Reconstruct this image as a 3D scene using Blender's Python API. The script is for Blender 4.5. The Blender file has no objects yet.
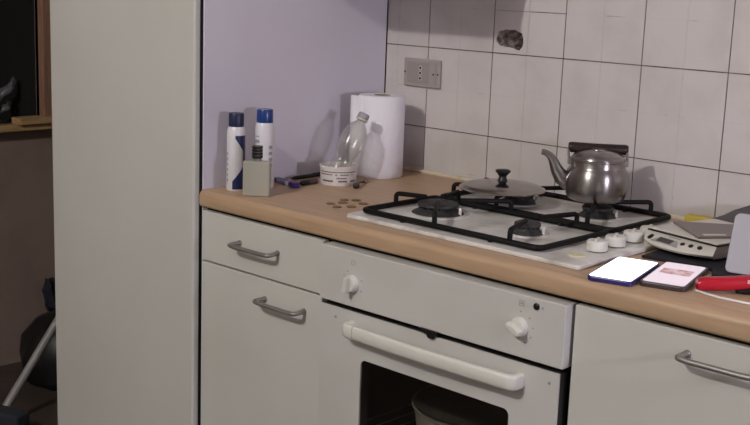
import bpy, bmesh, math, random
from mathutils import Vector, Matrix
random.seed(7)
PI = math.pi
S = bpy.context.scene
C = S.collection

# ------------------------------------------------------------------ camera
cam_d = bpy.data.cameras.new('camera')
cam_d.sensor_width = 36.0
cam_d.lens = 1155.8 / 750 * 36
cam_d.clip_start = 0.02
cam = bpy.data.objects.new('camera', cam_d)
C.objects.link(cam)
cx = Vector((0.72855796, 0.68403033, 0.03613586))
cy = Vector((0.16056737, -0.11925926, -0.97979352))
cz = Vector((-0.66589895, 0.71963861, -0.19672023))
m3 = Matrix((cx, -cy, -cz)).transposed()
cam.matrix_world = Matrix.Translation((2.02295, -2.20873, 1.35478)) @ m3.to_4x4()
S.camera = cam

# ------------------------------------------------------------------ world, lights, exposure
wd = bpy.data.worlds.new('world'); S.world = wd; wd.use_nodes = True
wd.node_tree.nodes['Background'].inputs[0].default_value = (0.9, 0.92, 1.0, 1)
wd.node_tree.nodes['Background'].inputs[1].default_value = 0.02
S.view_settings.view_transform = 'Standard'
S.view_settings.look = 'None'
S.view_settings.gamma = 1.0
S.view_settings.use_curve_mapping = False
S.view_settings.exposure = 0.05

def point_light(name, loc, power, col, radius):
    d = bpy.data.lights.new(name, 'POINT'); d.energy = power; d.color = col; d.shadow_soft_size = radius
    o = bpy.data.objects.new(name, d); o.location = loc; C.objects.link(o); return o
point_light('ceiling_lamp_light', (0.60, -3.1, 2.60), 132, (1.0, 0.985, 0.965), 0.06)
point_light('side_lamp_light', (2.30, -0.75, 1.20), 34, (0.86, 0.815, 1.0), 0.06)

# ------------------------------------------------------------------ helpers
def lin(c):
    r = []
    for v in c:
        v /= 255.0
        r.append(v / 12.92 if v <= 0.04045 else ((v + 0.055) / 1.055) ** 2.4)
    return (*r, 1)

def mat(name, col, rough=0.5, metal=0.0, col2=None, scale=8.0, amt=(0.45, 0.7), stretch=(1, 1, 1), bump=0.0,
        bscale=None, trans=0.0, ior=1.45, emit=None, estr=0.0, coat=0.0, alpha=1.0, detail=4.0, spec=0.5):
    m = bpy.data.materials.new(name); m.use_nodes = True
    nt = m.node_tree; b = nt.nodes['Principled BSDF']
    b.inputs['Base Color'].default_value = lin(col)
    b.inputs['Roughness'].default_value = rough
    b.inputs['Metallic'].default_value = metal
    b.inputs['IOR'].default_value = ior
    b.inputs['Transmission Weight'].default_value = trans
    b.inputs['Coat Weight'].default_value = coat
    b.inputs['Alpha'].default_value = alpha
    b.inputs['Specular IOR Level'].default_value = spec
    if emit:
        b.inputs['Emission Color'].default_value = lin(emit); b.inputs['Emission Strength'].default_value = estr
    if col2 or bump:
        tc = nt.nodes.new('ShaderNodeNewGeometry')
        mp = nt.nodes.new('ShaderNodeMapping'); mp.inputs['Scale'].default_value = stretch
        nt.links.new(tc.outputs['Position'], mp.inputs['Vector'])
    if col2:
        n = nt.nodes.new('ShaderNodeTexNoise'); n.inputs['Scale'].default_value = scale; n.inputs['Detail'].default_value = detail
        nt.links.new(mp.outputs[0], n.inputs['Vector'])
        r = nt.nodes.new('ShaderNodeValToRGB')
        r.color_ramp.elements[0].position = amt[0]; r.color_ramp.elements[0].color = lin(col)
        r.color_ramp.elements[1].position = amt[1]; r.color_ramp.elements[1].color = lin(col2)
        nt.links.new(n.outputs['Fac'], r.inputs['Fac']); nt.links.new(r.outputs['Color'], b.inputs['Base Color'])
    if bump:
        n2 = nt.nodes.new('ShaderNodeTexNoise'); n2.inputs['Scale'].default_value = bscale or scale * 4; n2.inputs['Detail'].default_value = 3
        nt.links.new(mp.outputs[0], n2.inputs['Vector'])
        bp = nt.nodes.new('ShaderNodeBump'); bp.inputs['Strength'].default_value = bump; bp.inputs['Distance'].default_value = 0.002
        nt.links.new(n2.outputs['Fac'], bp.inputs['Height']); nt.links.new(bp.outputs[0], b.inputs['Normal'])
    return m

def obj(name, bm, m, parent=None, smooth=False, bevel=0.0, seg=2):
    me = bpy.data.meshes.new(name)
    bmesh.ops.recalc_face_normals(bm, faces=bm.faces[:])
    bm.to_mesh(me); bm.free()
    me.materials.append(m)
    if smooth:
        for p in me.polygons: p.use_smooth = True
    o = bpy.data.objects.new(name, me); C.objects.link(o)
    if parent: o.parent = parent
    if bevel:
        md = o.modifiers.new('bevel', 'BEVEL'); md.width = bevel; md.segments = seg; md.limit_method = 'ANGLE'; md.angle_limit = 0.6
        md.harden_normals = False
    if smooth:
        me.set_sharp_from_angle(angle=math.radians(38))
    return o

def thing(name, label, cat, group=None):
    o = bpy.data.objects.new(name, None); o.empty_display_size = 0.05; C.objects.link(o)
    return tag(o, label, cat, group)
def tag(o, label, cat, group=None):
    o['label'] = label; o['category'] = cat
    if group: o['group'] = group
    return o
def struct(o, label=None):
    o['kind'] = 'structure'
    if label: o['label'] = label
    return o

def NB(): return bmesh.new()
def box(bm, x0, x1, y0, y1, z0, z1, M=None):
    vs = [bm.verts.new((x, y, z)) for z in (z0, z1) for y in (y0, y1) for x in (x0, x1)]
    if M:
        for v in vs: v.co = M @ v.co
    for f in ((0, 1, 3, 2), (4, 6, 7, 5), (0, 4, 5, 1), (2, 3, 7, 6), (0, 2, 6, 4), (1, 5, 7, 3)):
        bm.faces.new([vs[i] for i in f])
    return bm
def lathe(bm, prof, M=None, n=32, close=True):
    """profile of (radius, z); caps where the radius is not zero"""
    rings = []
    for r, z in prof:
        if r < 1e-6:
            v = bm.verts.new((0, 0, z)); rings.append([v])
        else:
            rings.append([bm.verts.new((r * math.cos(2 * PI * k / n), r * math.sin(2 * PI * k / n), z)) for k in range(n)])
    for a, b in zip(rings, rings[1:]):
        for k in range(n):
            k2 = (k + 1) % n
            if len(a) == 1 and len(b) == 1: continue
            if len(a) == 1: bm.faces.new((a[0], b[k2], b[k]))
            elif len(b) == 1: bm.faces.new((a[k], a[k2], b[0]))
            else: bm.faces.new((a[k], a[k2], b[k2], b[k]))
    if close:
        for R_ in (rings[0], rings[-1]):
            if len(R_) > 1: bm.faces.new(R_)
    if M:
        for R_ in rings:
            for v in R_: v.co = M @ v.co
    return bm
def tube(bm, pts, r, n=8, closed=False):
    pts = [Vector(p) for p in pts]; N = len(pts); rings = []
    rs = r if isinstance(r, (list, tuple)) else [r] * N
    up = Vector((0, 0, 1))
    for i, p in enumerate(pts):
        if closed: t = pts[(i + 1) % N] - pts[i - 1]
        else: t = pts[min(i + 1, N - 1)] - pts[max(i - 1, 0)]
        t.normalize()
        a = up if abs(t.dot(up)) < 0.95 else Vector((1, 0, 0))
        if i and not closed or (closed and i):
            a = prev
        u = t.cross(a)
        if u.length < 1e-5: u = t.cross(Vector((0, 1, 0)))
        u.normalize(); v = u.cross(t).normalized(); prev = v
        rings.append([bm.verts.new(p + rs[i] * (math.cos(2 * PI * k / n) * u + math.sin(2 * PI * k / n) * v)) for k in range(n)])
    seq = list(zip(rings, rings[1:]))
    if closed: seq.append((rings[-1], rings[0]))
    for a, b in seq:
        for k in range(n): bm.faces.new((a[k], a[(k + 1) % n], b[(k + 1) % n], b[k]))
    if not closed:
        bm.faces.new(rings[0]); bm.faces.new(rings[-1])
    return bm
def arcpath(pts, rad, seg=5):
    """round the inner corners of a polyline"""
    P = [Vector(p) for p in pts]; out = [P[0]]
    for a, b, c in zip(P, P[1:], P[2:]):
        d1 = (a - b); d2 = (c - b); r = min(rad, d1.length * .49, d2.length * .49)
        s = b + d1.normalized() * r; e = b + d2.normalized() * r
        for k in range(seg + 1):
            t = k / seg; out.append((1 - t) ** 2 * s + 2 * t * (1 - t) * b + t * t * e)
    out.append(P[-1]); return out
def prism(bm, poly, z0, z1, M=None):
    a = [bm.verts.new((x, y, z0)) for x, y in poly]; b = [bm.verts.new((x, y, z1)) for x, y in poly]
    n = len(poly)
    if M:
        for v in a + b: v.co = M @ v.co
    bm.faces.new(a); bm.faces.new(b)
    for k in range(n): bm.faces.new((a[k], a[(k + 1) % n], b[(k + 1) % n], b[k]))
    return bm
def rrect(w, h, r, seg=5):
    P = []
    for sx, sy, a0 in ((1, 1, 0), (-1, 1, 90), (-1, -1, 180), (1, -1, 270)):
        for k in range(seg + 1):
            a = math.radians(a0 + 90 * k / seg)
            P.append((sx * (w / 2 - r) + r * math.cos(a), sy * (h / 2 - r) + r * math.sin(a)))
    return P
def TR(loc, rz=0.0, rx=0.0, ry=0.0):
    return Matrix.Translation(loc) @ Matrix.Rotation(rz, 4, 'Z') @ Matrix.Rotation(ry, 4, 'Y') @ Matrix.Rotation(rx, 4, 'X')
FRONT = Matrix.Rotation(PI / 2, 4, 'X')     # z axis of a lathe points to -Y (out of a front)

# ------------------------------------------------------------------ materials
M = {}
M['front'] = mat('white_laminate', (195, 193, 186), 0.42, col2=(189, 186, 178), scale=3, amt=(.4, .75))
M['panel'] = mat('panel_cool_light_tint', (212, 207, 218), 0.38, col2=(205, 199, 210), scale=4, amt=(.4, .75))  # white panel; the cool lavender light on it is put into the colour
M['tall'] = mat('tall_door_white', (194, 192, 186), 0.4, col2=(188, 186, 179), scale=2.5, amt=(.4, .75))
M['oven'] = mat('oven_enamel', (194, 191, 186), 0.3, col2=(187, 184, 178), scale=5, amt=(.4, .75))
M['ovenplastic'] = mat('white_plastic', (206, 203, 194), 0.35)
M['wood'] = mat('beech_laminate', (180, 151, 121), 0.42, col2=(169, 138, 109), scale=6, amt=(.35, .7), stretch=(1.2, 14, 14), bump=.05, bscale=40)
M['tile'] = mat('glazed_tile', (197, 190, 187), 0.35, col2=(182, 174, 170), scale=9, amt=(.45, .8), bump=.12, bscale=14)
M['grout'] = mat('dark_grout', (78, 66, 60), 0.9, col2=(122, 108, 98), scale=18, amt=(.4, .65))
M['joint'] = mat('scored_joint', (194, 187, 183), 0.7, col2=(122, 116, 108), scale=16, amt=(.58, .72))
M['caulk'] = mat('caulk', (200, 186, 164), 0.6, col2=(140, 112, 80), scale=30, amt=(.5, .7))
M['plaster'] = mat('broken_plaster', (140, 128, 120), 0.95, col2=(62, 54, 50), scale=70, amt=(.4, .68), bump=1.0, bscale=90)
M['gap'] = mat('gap_shade_black', (14, 13, 12), 0.8)  # shade in gaps and socket holes is put into this black
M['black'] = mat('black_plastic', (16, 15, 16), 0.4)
M['iron'] = mat('black_enamel_wire', (12, 11, 11), 0.55, col2=(26, 20, 17), scale=25, amt=(.5, .7), spec=.2)
M['burner'] = mat('burner_black', (40, 38, 38), 0.6, col2=(62, 58, 56), scale=60, amt=(.45, .7))
M['burnring'] = mat('burner_steel', (150, 145, 140), 0.4, metal=.7)
M['hob'] = mat('hob_enamel', (212, 208, 202), 0.28, col2=(160, 153, 146), scale=17, amt=(.46, .78))
M['steel'] = mat('stainless_steel', (160, 154, 152), 0.28, metal=1.0, col2=(142, 135, 132), scale=10, amt=(.4, .7))
_nt = M['steel'].node_tree; _tg = _nt.nodes.new('ShaderNodeTangent'); _tg.direction_type = 'RADIAL'; _tg.axis = 'Z'
_nt.links.new(_tg.outputs[0], _nt.nodes['Principled BSDF'].inputs['Tangent']); _nt.nodes['Principled BSDF'].inputs['Anisotropic'].default_value = 0.7; _nt.nodes['Principled BSDF'].inputs['Anisotropic Rotation'].default_value = 0.25
M['lidsteel'] = mat('lid_steel', (166, 160, 154), 0.17, metal=1.0)
M['handle'] = mat('handle_metal', (146, 142, 136), 0.5, metal=.75)
M['grip'] = mat('dark_wood_grip', (40, 24, 20), 0.4, col2=(24, 15, 13), scale=40)
M['paper'] = mat('paper_towel', (226, 222, 228), 0.95, bump=.5, bscale=160)
M['card'] = mat('cardboard', (150, 128, 104), 0.9)
M['canwhite'] = mat('can_white', (214, 210, 214), 0.3)
M['navy'] = mat('navy_print', (28, 34, 78), 0.35)
M['navycap'] = mat('navy_cap', (26, 32, 66), 0.4)
M['bluecap'] = mat('blue_cap', (32, 62, 128), 0.25, trans=.15)
M['grey'] = mat('grey_print', (150, 148, 156), 0.5)
M['frost'] = mat('frosted_glass', (190, 187, 172), 0.4, trans=.45, ior=1.3)
M['tub'] = mat('tub_white', (212, 204, 200), 0.4)
M['tubin'] = mat('tub_lip', (196, 190, 184), 0.5)
M['print'] = mat('dark_print', (70, 58, 62), 0.6)
M['purple'] = mat('purple_plastic', (60, 38, 104), 0.3)
M['lilac'] = mat('lilac_plastic', (150, 146, 172), 0.25, trans=.2)
M['coin'] = mat('coin_bronze', (132, 100, 70), 0.5, metal=.2, col2=(92, 70, 50), scale=90)
M['socket'] = mat('taupe_plate', (156, 147, 142), 0.42)
M['socketd'] = mat('taupe_plate_insert', (146, 137, 132), 0.45)
M['case'] = mat('phone_case_blue', (52, 44, 104), 0.3)
M['case2'] = mat('phone_case_dark', (62, 50, 52), 0.3)
M['screen'] = mat('phone_screen_lit', (20, 20, 20), 0.2, emit=(246, 244, 255), estr=2.6)
M['screen2'] = mat('phone_screen_page', (20, 20, 20), 0.2, emit=(232, 214, 226), estr=0.95)
M['screenpic'] = mat('phone_screen_picture', (20, 20, 20), 0.2, emit=(206, 150, 148), estr=0.75, col2=(30, 20, 20), scale=60)
_nt = M['screenpic'].node_tree
_n = _nt.nodes.new('ShaderNodeTexNoise'); _n.inputs['Scale'].default_value = 55; _g = _nt.nodes.new('ShaderNodeNewGeometry'); _nt.links.new(_g.outputs['Position'], _n.inputs['Vector'])
_r = _nt.nodes.new('ShaderNodeValToRGB'); _r.color_ramp.elements[0].position = .38; _r.color_ramp.elements[1].position = .62
_r.color_ramp.elements[0].color = lin((186, 116, 118)); _r.color_ramp.elements[1].color = lin((236, 208, 214))
_nt.links.new(_n.outputs['Fac'], _r.inputs['Fac']); _nt.links.new(_r.outputs['Color'], _nt.nodes['Principled BSDF'].inputs['Emission Color'])
M['scale'] = mat('scale_white', (208, 202, 192), 0.4)
M['cream'] = mat('cream_disc', (206, 198, 160), 0.5)
M['plate'] = mat('scale_plate', (124, 112, 108), 0.4)
M['lcd'] = mat('lcd', (58, 58, 56), 0.2)
M['tint'] = mat('grey_trim', (150, 146, 140), 0.4)
M['cloth'] = mat('black_cloth', (26, 23, 32), 0.9)
M['greydev'] = mat('grey_shell', (150, 148, 152), 0.45)
M['darkcloth'] = mat('dark_grey_cloth', (84, 78, 78), 0.9, bump=.4, bscale=60)
M['red'] = mat('red_plastic', (172, 26, 44), 0.25)
M['pale'] = mat('pale_print', (214, 150, 154), 0.5)
M['cable'] = mat('white_cable', (216, 212, 206), 0.5)
M['sponge'] = mat('yellow_sponge', (196, 172, 86), 0.95, bump=.6, bscale=120)
M['cavity'] = mat('oven_cavity', (46, 44, 42), 0.45)
M['pot'] = mat('pot_enamel', (176, 170, 160), 0.4)
M['potin'] = mat('pot_lid_grey', (86, 84, 80), 0.35)
M['leftwall'] = mat('brown_wall', (136, 117, 107), 0.9, col2=(124, 106, 96), scale=5)
M['plainwall'] = mat('plain_wall', (168, 164, 160), 0.9)
M['ceilm'] = mat('ceiling_paint', (190, 187, 184), 0.9)
M['floorm'] = mat('floor_tile', (70, 60, 54), 0.5, col2=(56, 48, 44), scale=4)
M['brownwood'] = mat('brown_frame_wood', (146, 110, 90), 0.6, col2=(128, 94, 76), scale=8, stretch=(10, 10, 1))
M['palewood'] = mat('raw_pine', (172, 140, 98), 0.7, col2=(142, 112, 74), scale=8, stretch=(12, 1.5, 12))
M['dark'] = mat('unlit_room_black', (12, 11, 10), 0.95)  # darkness of the unlit space is put into this near-black
M['pole'] = mat('grey_pole', (132, 128, 126), 0.4)
M['bluecloth'] = mat('dark_blue_cloth', (30, 31, 42), 0.95, bump=.5, bscale=40)
M['greyplastic'] = mat('grey_plastic_sheet', (84, 84, 86), 0.4)
M['green'] = mat('bristle_grey', (40, 41, 50), 0.9)
M['clear'] = None
def clear_mat(name, tint, gl, rough):
    m = bpy.data.materials.new(name); m.use_nodes = True; nt = m.node_tree
    nt.nodes.clear()
    out = nt.nodes.new('ShaderNodeOutputMaterial'); mix = nt.nodes.new('ShaderNodeMixShader')
    tr = nt.nodes.new('ShaderNodeBsdfTransparent'); tr.inputs[0].default_value = (*tint, 1)
    g = nt.nodes.new('ShaderNodeBsdfGlossy'); g.inputs['Roughness'].default_value = rough
    fr = nt.nodes.new('ShaderNodeLayerWeight'); fr.inputs['Blend'].default_value = gl
    nt.links.new(fr.outputs['Facing'], mix.inputs[0]); nt.links.new(tr.outputs[0], mix.inputs[1]); nt.links.new(g.outputs[0], mix.inputs[2])
    df = nt.nodes.new('ShaderNodeBsdfDiffuse'); df.inputs[0].default_value = (.74, .74, .72, 1)
    mx2 = nt.nodes.new('ShaderNodeMixShader'); mx2.inputs[0].default_value = 0.07
    nt.links.new(mix.outputs[0], mx2.inputs[1]); nt.links.new(df.outputs[0], mx2.inputs[2])
    nt.links.new(mx2.outputs[0], out.inputs[0])
    return m
M['clear'] = clear_mat('clear_plastic', (0.86, 0.86, 0.83), 0.38, 0.2)
def pane_mat():
    m = bpy.data.materials.new('smoked_glass'); m.use_nodes = True; nt = m.node_tree
    nt.nodes.clear()
    out = nt.nodes.new('ShaderNodeOutputMaterial'); mix = nt.nodes.new('ShaderNodeMixShader')
    tr = nt.nodes.new('ShaderNodeBsdfTransparent'); tr.inputs[0].default_value = (0.84, 0.83, 0.80, 1)
    g = nt.nodes.new('ShaderNodeBsdfGlossy'); g.inputs['Roughness'].default_value = .05
    mix.inputs[0].default_value = 0.05
    nt.links.new(tr.outputs[0], mix.inputs[1]); nt.links.new(g.outputs[0], mix.inputs[2]); nt.links.new(mix.outputs[0], out.inputs[0])
    return m
M['ovenglass'] = pane_mat()

# ------------------------------------------------------------------ room shell
XL, XR, YF, ZT = -1.5, 3.3, -4.3, 2.85
struct(obj('floor', box(NB(), XL - .1, XR + .1, YF - .1, 0.1, -.06, 0), M['floorm']), 'dark floor of the kitchen')
struct(obj('ceiling', box(NB(), XL - .1, XR + .1, YF - .1, 0.1, ZT, ZT + .06), M['ceilm']), 'pale ceiling of the kitchen')
# back wall slab with an opening behind the broken tile
HX0, HX1, HZ0, HZ1 = .345, .436, 1.203, 1.262
b = NB()
GY = .0022
box(b, XL, HX0, GY, .1, 0, ZT); box(b, HX1, XR, GY, .1, 0, ZT)
box(b, HX0, HX1, GY, .1, 0, HZ0); box(b, HX0, HX1, GY, .1, HZ1, ZT); box(b, HX0, HX1, .06, .1, HZ0, HZ1)
wall_back = struct(obj('wall_back', b, M['grout']), 'white tiled kitchen wall behind the hob')
# hole outline (x, z), clockwise from the left
hole = []
for k in range(28):
    a = PI - 2 * PI * k / 28
    rx_, rz_ = .0395, .0205
    x = .388 + rx_ * math.copysign(abs(math.cos(a)) ** .75, math.cos(a)); z = 1.2325 + rz_ * math.copysign(abs(math.sin(a)) ** .75, math.sin(a))
    x += random.uniform(-.0016, .0016); z += random.uniform(-.0014, .0014)
    d = math.hypot(x - .418, (z - 1.212))
    if d < .018: z -= .0095 * (1 - d / .018) + .001
    hole.append((x, z))

tile_cache = {}
def quadrant_boxes(bm, x0, x1, z0, z1, X0, Z0, skip=None):
    g = .0009
    for i in range(2):
        for j in range(2):
            if skip == (i, j): continue
            a0 = X0 + .1 * i + (g if i else .0013); a1 = X0 + .1 * (i + 1) - (.0013 if i else g)
            c0 = Z0 + .1 * j + (g if j else .0013); c1 = Z0 + .1 * (j + 1) - (.0013 if j else g)
            a0 = max(a0, x0); a1 = min(a1, x1); c0 = max(c0, z0); c1 = min(c1, z1)
            if a1 - a0 > .004 and c1 - c0 > .004: box(bm, a0, a1, 0, .0012, c0, c1)
def tile(X0, Z0, x0, x1, z0, z1, holed=False):
    key = (round(x0 - X0, 3), round(x1 - X0, 3), round(z0 - Z0, 3), round(z1 - Z0, 3), holed)
    if key not in tile_cache:
        b = NB()
        quadrant_boxes(b, x0, x1, z0, z1, X0, Z0, (0, 0) if holed else None)
        if holed:
            q0, q1, r0, r1 = X0 + .0013, X0 + .0991, Z0 + .0013, Z0 + .0991
            outer = []
            for hx, hz in hole:
                dx, dz = hx - .388, hz - 1.2325
                t = min(((q1 - .388) / dx) if dx > 0 else ((q0 - .388) / dx), ((r1 - 1.2325) / dz) if dz > 0 else ((r0 - 1.2325) / dz)) if abs(dz) > 1e-9 and abs(dx) > 1e-9 else 1.1
                outer.append((.388 + dx * t, 1.2325 + dz * t))
            # snap the nearest outer points to the square corners
            for cxx, czz in ((q0, r0), (q1, r0), (q0, r1), (q1, r1)):
                k = min(range(len(outer)), key=lambda i: (outer[i][0] - cxx) ** 2 + (outer[i][1] - czz) ** 2); outer[k] = (cxx, czz)
            F = [[b.verts.new((x, y, z)) for x, z in P] for P, y in ((outer, 0), (hole, 0), (hole, .004), (outer, .0012))]
            n = len(hole)
            for k in range(n):
                k2 = (k + 1) % n
                for A, B in zip(F, F[1:]): b.faces.new((A[k], A[k2], B[k2], B[k]))
        o = obj('tile', b, M['tile'], wall_back)
        bk = NB()
        if not holed: box(bk, max(x0, X0 + .0013), min(x1, X0 + .1987), .0006, GY, max(z0, Z0 + .0013), min(z1, Z0 + .1987))
        else:
            box(bk, X0 + .0995, X0 + .1005, .0006, GY, Z0 + .0013, Z0 + .1987); box(bk, X0 + .0013, X0 + .0991, .0006, GY, Z0 + .0995, Z0 + .1005)
        j = obj('scored_joint', bk, M['joint'], o)
        tile_cache[key] = (o, j, X0, Z0); return o
    src, sj, sx, sz = tile_cache[key]
    o = src.copy(); C.objects.link(o); o.parent = wall_back; o.location = (X0 - sx, 0, Z0 - sz)
    j = sj.copy(); C.objects.link(j); j.parent = o
    return o
for ix in range(-1, 10):
    for iz in range(-1, 5):
        X0 = .14 + .2 * ix; Z0 = .997 + .2 * iz
        tile(X0, Z0, max(X0, .0), X0 + .2, max(Z0, .876), Z0 + .2, ix == 1 and iz == 1)
# broken plaster inside the hole
b = NB(); rings = []
for s, dpt in ((1.0, .0035), (.93, .007), (.75, .009), (.5, .008), (.25, .010)):
    R_ = []
    for hx, hz in hole:
        dd = dpt + random.uniform(-.0022, .0022) * (s < .99)
        if math.hypot(hx - .418, hz - 1.213) < .016 and s > .6: dd += .022
        R_.append(b.verts.new((.388 + (hx - .388) * s, dd, 1.2325 + (hz - 1.2325) * s)))
    rings.append(R_)
n = len(hole)
for A, B in zip(rings, rings[1:]):
    for k in range(n): b.faces.new((A[k], A[(k + 1) % n], B[(k + 1) % n], B[k]))
b.faces.new(rings[-1])
obj('plaster_hole', b, M['plaster'], wall_back)
# caulk bead at the back of the worktop
b = NB(); tube(b, [(0.003 + .1 * k, -.002 + .001 * math.sin(k * 2.1), .8835) for k in range(21)], .006, 8)
struct(obj('trim_1', b, M['caulk'], smooth=True), 'stained sealant bead along the back of the worktop')

# side walls of the room (behind the camera) and the wall beyond the tall cabinet with its dark opening
struct(obj('wall_right', box(NB(), XR, XR + .1, YF, 0.1, 0, ZT), M['plainwall']), 'plain wall on the right of the kitchen')
struct(obj('wall_front', box(NB(), XL, XR, YF - .1, YF, 0, ZT), M['plainwall']), 'plain wall behind the viewer')
OP0, OP1, OZ0, OZ1 = -1.25, -.108, .84, 2.05
b = NB()
box(b, XL - .02, XL, YF, OP0, 0, ZT); box(b, XL - .02, XL, OP1, .1, 0, ZT); box(b, XL - .02, XL, OP0, OP1, 0, OZ0); box(b, XL - .02, XL, OP0, OP1, OZ1, ZT)
struct(obj('wall_left', b, M['leftwall']), 'dim brown wall left of the tall cabinet')
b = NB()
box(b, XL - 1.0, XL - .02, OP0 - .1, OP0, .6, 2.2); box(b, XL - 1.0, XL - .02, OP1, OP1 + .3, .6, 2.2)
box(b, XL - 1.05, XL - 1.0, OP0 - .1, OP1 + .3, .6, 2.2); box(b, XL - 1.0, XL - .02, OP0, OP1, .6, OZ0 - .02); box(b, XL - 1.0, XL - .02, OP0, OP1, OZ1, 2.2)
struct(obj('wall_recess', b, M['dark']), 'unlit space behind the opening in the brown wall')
wn = bpy.data.objects.new('window_1', None); C.objects.link(wn); struct(wn, 'dark opening with a brown wooden frame and pine sill')
obj('frame_post', box(NB(), XL - .02, XL + .03, OP1, -.03, OZ0, OZ1 + .06), M['brownwood'], wn, bevel=.003)
obj('frame_post', box(NB(), XL - .02, XL + .03, OP0 - .08, OP0, OZ0, OZ1 + .06), M['brownwood'], wn, bevel=.003)
obj('frame_head', box(NB(), XL - .02, XL + .03, OP0, OP1, OZ1, OZ1 + .06), M['brownwood'], wn, bevel=.003)
obj('window_sill', box(NB(), XL - .019, XL + .045, OP0 - .08, -.02, OZ0 - .022, OZ0), M['palewood'], wn, bevel=.003)
obj('sill_batten', box(NB(), XL + .001, XL + .06, -.215, -.03, OZ0, OZ0 + .022), M['palewood'], wn, bevel=.002)

# ------------------------------------------------------------------ tall cabinet
t = thing('tall_cabinet', 'tall white cabinet with a plain door, left of the worktop', 'cabinet')
obj('body', box(NB(), -.585, -.018, -.594, -.004, .0, 2.2), M['front'], t)
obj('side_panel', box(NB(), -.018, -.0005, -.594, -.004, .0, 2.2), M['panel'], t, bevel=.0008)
obj('gap_shade', box(NB(), -.58, -.004, -.602, -.594, .1, 2.19), M['gap'], t)  # black strip put in for the shade behind the door
obj('door', box(NB(), -.585, -.001, -.621, -.602, .1, 2.195), M['tall'], t, bevel=.006, seg=4)

# ------------------------------------------------------------------ wall cabinet above the frame: its shadow shows on the tiles
t = thing('wall_cabinet', 'hanging wall cabinet over the worktop, above the picture edge', 'cabinet')
obj('body', box(NB(), .003, .433, -.285, -.003, 1.364, 2.05), M['front'], t)
obj('door', box(NB(), .005, .431, -.305, -.287, 1.364, 2.05), M['front'], t, bevel=.002)

# ------------------------------------------------------------------ base cabinets
def bow_handle(x0, x1, z, parent, yf=-.600):
    y = yf - .030; b = NB()
    tube(b, arcpath([(x0 + .004, yf, z + .001), (x0, y, z), (x0 + .02, y - .002, z - .001), (x1 - .02, y - .002, z - .001), (x1, y, z), (x1 - .003, yf, z + .001)], .008, 5), .0048, 10)
    for x in (x0 + .004, x1 - .003): lathe(b, [(.0062, 0), (.0062, .003), (.005, .005)], TR((x, yf, z + .001)) @ FRONT, 14)
    return obj('handle', b, M['handle'], parent, smooth=True)
t = thing('base_cabinet', 'white base cabinet with one drawer over a door, beside the oven', 'cabinet')
obj('body', box(NB(), .001, .393, -.580, -.02, .1, .838), M['front'], t)
obj('plinth', box(NB(), .001, .393, -.54, -.5, 0, .1), M['front'], t)
obj('front_gap_shade', box(NB(), .003, .395, -.583, -.580, .1, .838), M['gap'], t)  # black sheet stands in for shade in the slits round drawer and door
d = obj('drawer', box(NB(), .005, .3945, -.600, -.583, .7205, .834), M['front'], t, bevel=.0015); bow_handle(.132, .262, .781, d)
d = obj('door', box(NB(), .005, .3945, -.600, -.583, .104, .7165), M['front'], t, bevel=.0015); bow_handle(.217, .347, .673, d)
t = thing('base_cabinet', 'white base cabinet with a single door, right of the oven', 'cabinet')
obj('body', box(NB(), .999, 1.6, -.580, -.02, .1, .838), M['front'], t)
obj('plinth', box(NB(), .999, 1.6, -.54, -.5, 0, .1), M['front'], t)
obj('front_gap_shade', box(NB(), .999, 1.6, -.583, -.580, .1, .838), M['gap'], t)  # black sheet stands in for shade round the door
d = obj('door', box(NB(), 1.001, 1.598, -.600, -.583, .104, .834), M['front'], t, bevel=.0015); bow_handle(1.207, 1.337, .800, d)

# ------------------------------------------------------------------ worktop with rounded front edge
b = NB()
prof = [(-.003, .842), (-.003, .88)]
for k in range(9):
    a = PI / 2 + PI / 2 * k / 8
    prof.append((-.592 + .0135 * math.cos(a), .8665 + .0135 * math.sin(a)))
for k in range(5):
    a = PI + PI / 2 * k / 4
    prof.append((-.5985 + .007 * math.cos(a), .849 + .007 * math.sin(a)))
W0 = [b.verts.new((.0005, y, z)) for y, z in prof]; W1 = [b.verts.new((2.2, y, z)) for y, z in prof]
b.faces.new(W0); b.faces.new(W1)
for k in range(len(prof)): b.faces.new((W0[k], W0[(k + 1) % len(prof)], W1[(k + 1) % len(prof)], W1[k]))
tag(obj('worktop', b, M['wood'], smooth=True), 'light brown wood-look worktop with a rounded front edge', 'worktop')

# ------------------------------------------------------------------ oven
ov = thing('oven', 'white built-in oven with dark glass door under the hob', 'oven')
b = NB()
box(b, .400, .415, -.575, -.05, .14, .838); box(b, .975, .990, -.575, -.05, .14, .838)
box(b, .415, .975, -.065, -.05, .14, .838); box(b, .415, .975, -.575, -.065, .14, .2); box(b, .415, .975, -.575, -.065, .68, .838)
obj('body', b, M['cavity'], ov)
obj('front_gap_shade', box(NB(), .397, .996, -.582, -.576, .7, .838), M['gap'], ov)  # black sheet stands in for shade round the control panel
cp = obj('control_panel', box(NB(), .406, .995, -.618, -.582, .7205, .833), M['oven'], ov, bevel=.002)
def knob(x, z, rot):
    Mx = TR((x, -.618, z)) @ FRONT
    k = obj('knob', lathe(NB(), [(.0175, 0), (.0175, .004), (.0155, .010), (.0145, .0125), (0, .0125)], Mx, 28), M['ovenplastic'], cp, smooth=True)
    g = NB(); prism(g, [(-.0045, -.0155), (.0045, -.0155), (.0052, 0), (.003, .016), (-.003, .016), (-.0052, 0)], .010, .024, Mx @ Matrix.Rotation(rot, 4, 'Z'))
    obj('grip_ridge', g, M['ovenplastic'], k, bevel=.0015)
knob(.497, .768, math.radians(-10)); knob(.903, .775, math.radians(62))
def mark(pts, w, name='print_mark'):
    g = NB()
    for x, z, ww, hh in pts: box(g, x - ww / 2, x + ww / 2, -.6185, -.617, z - hh / 2, z + hh / 2)
    obj(name, g, M['tint'], cp)
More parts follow.
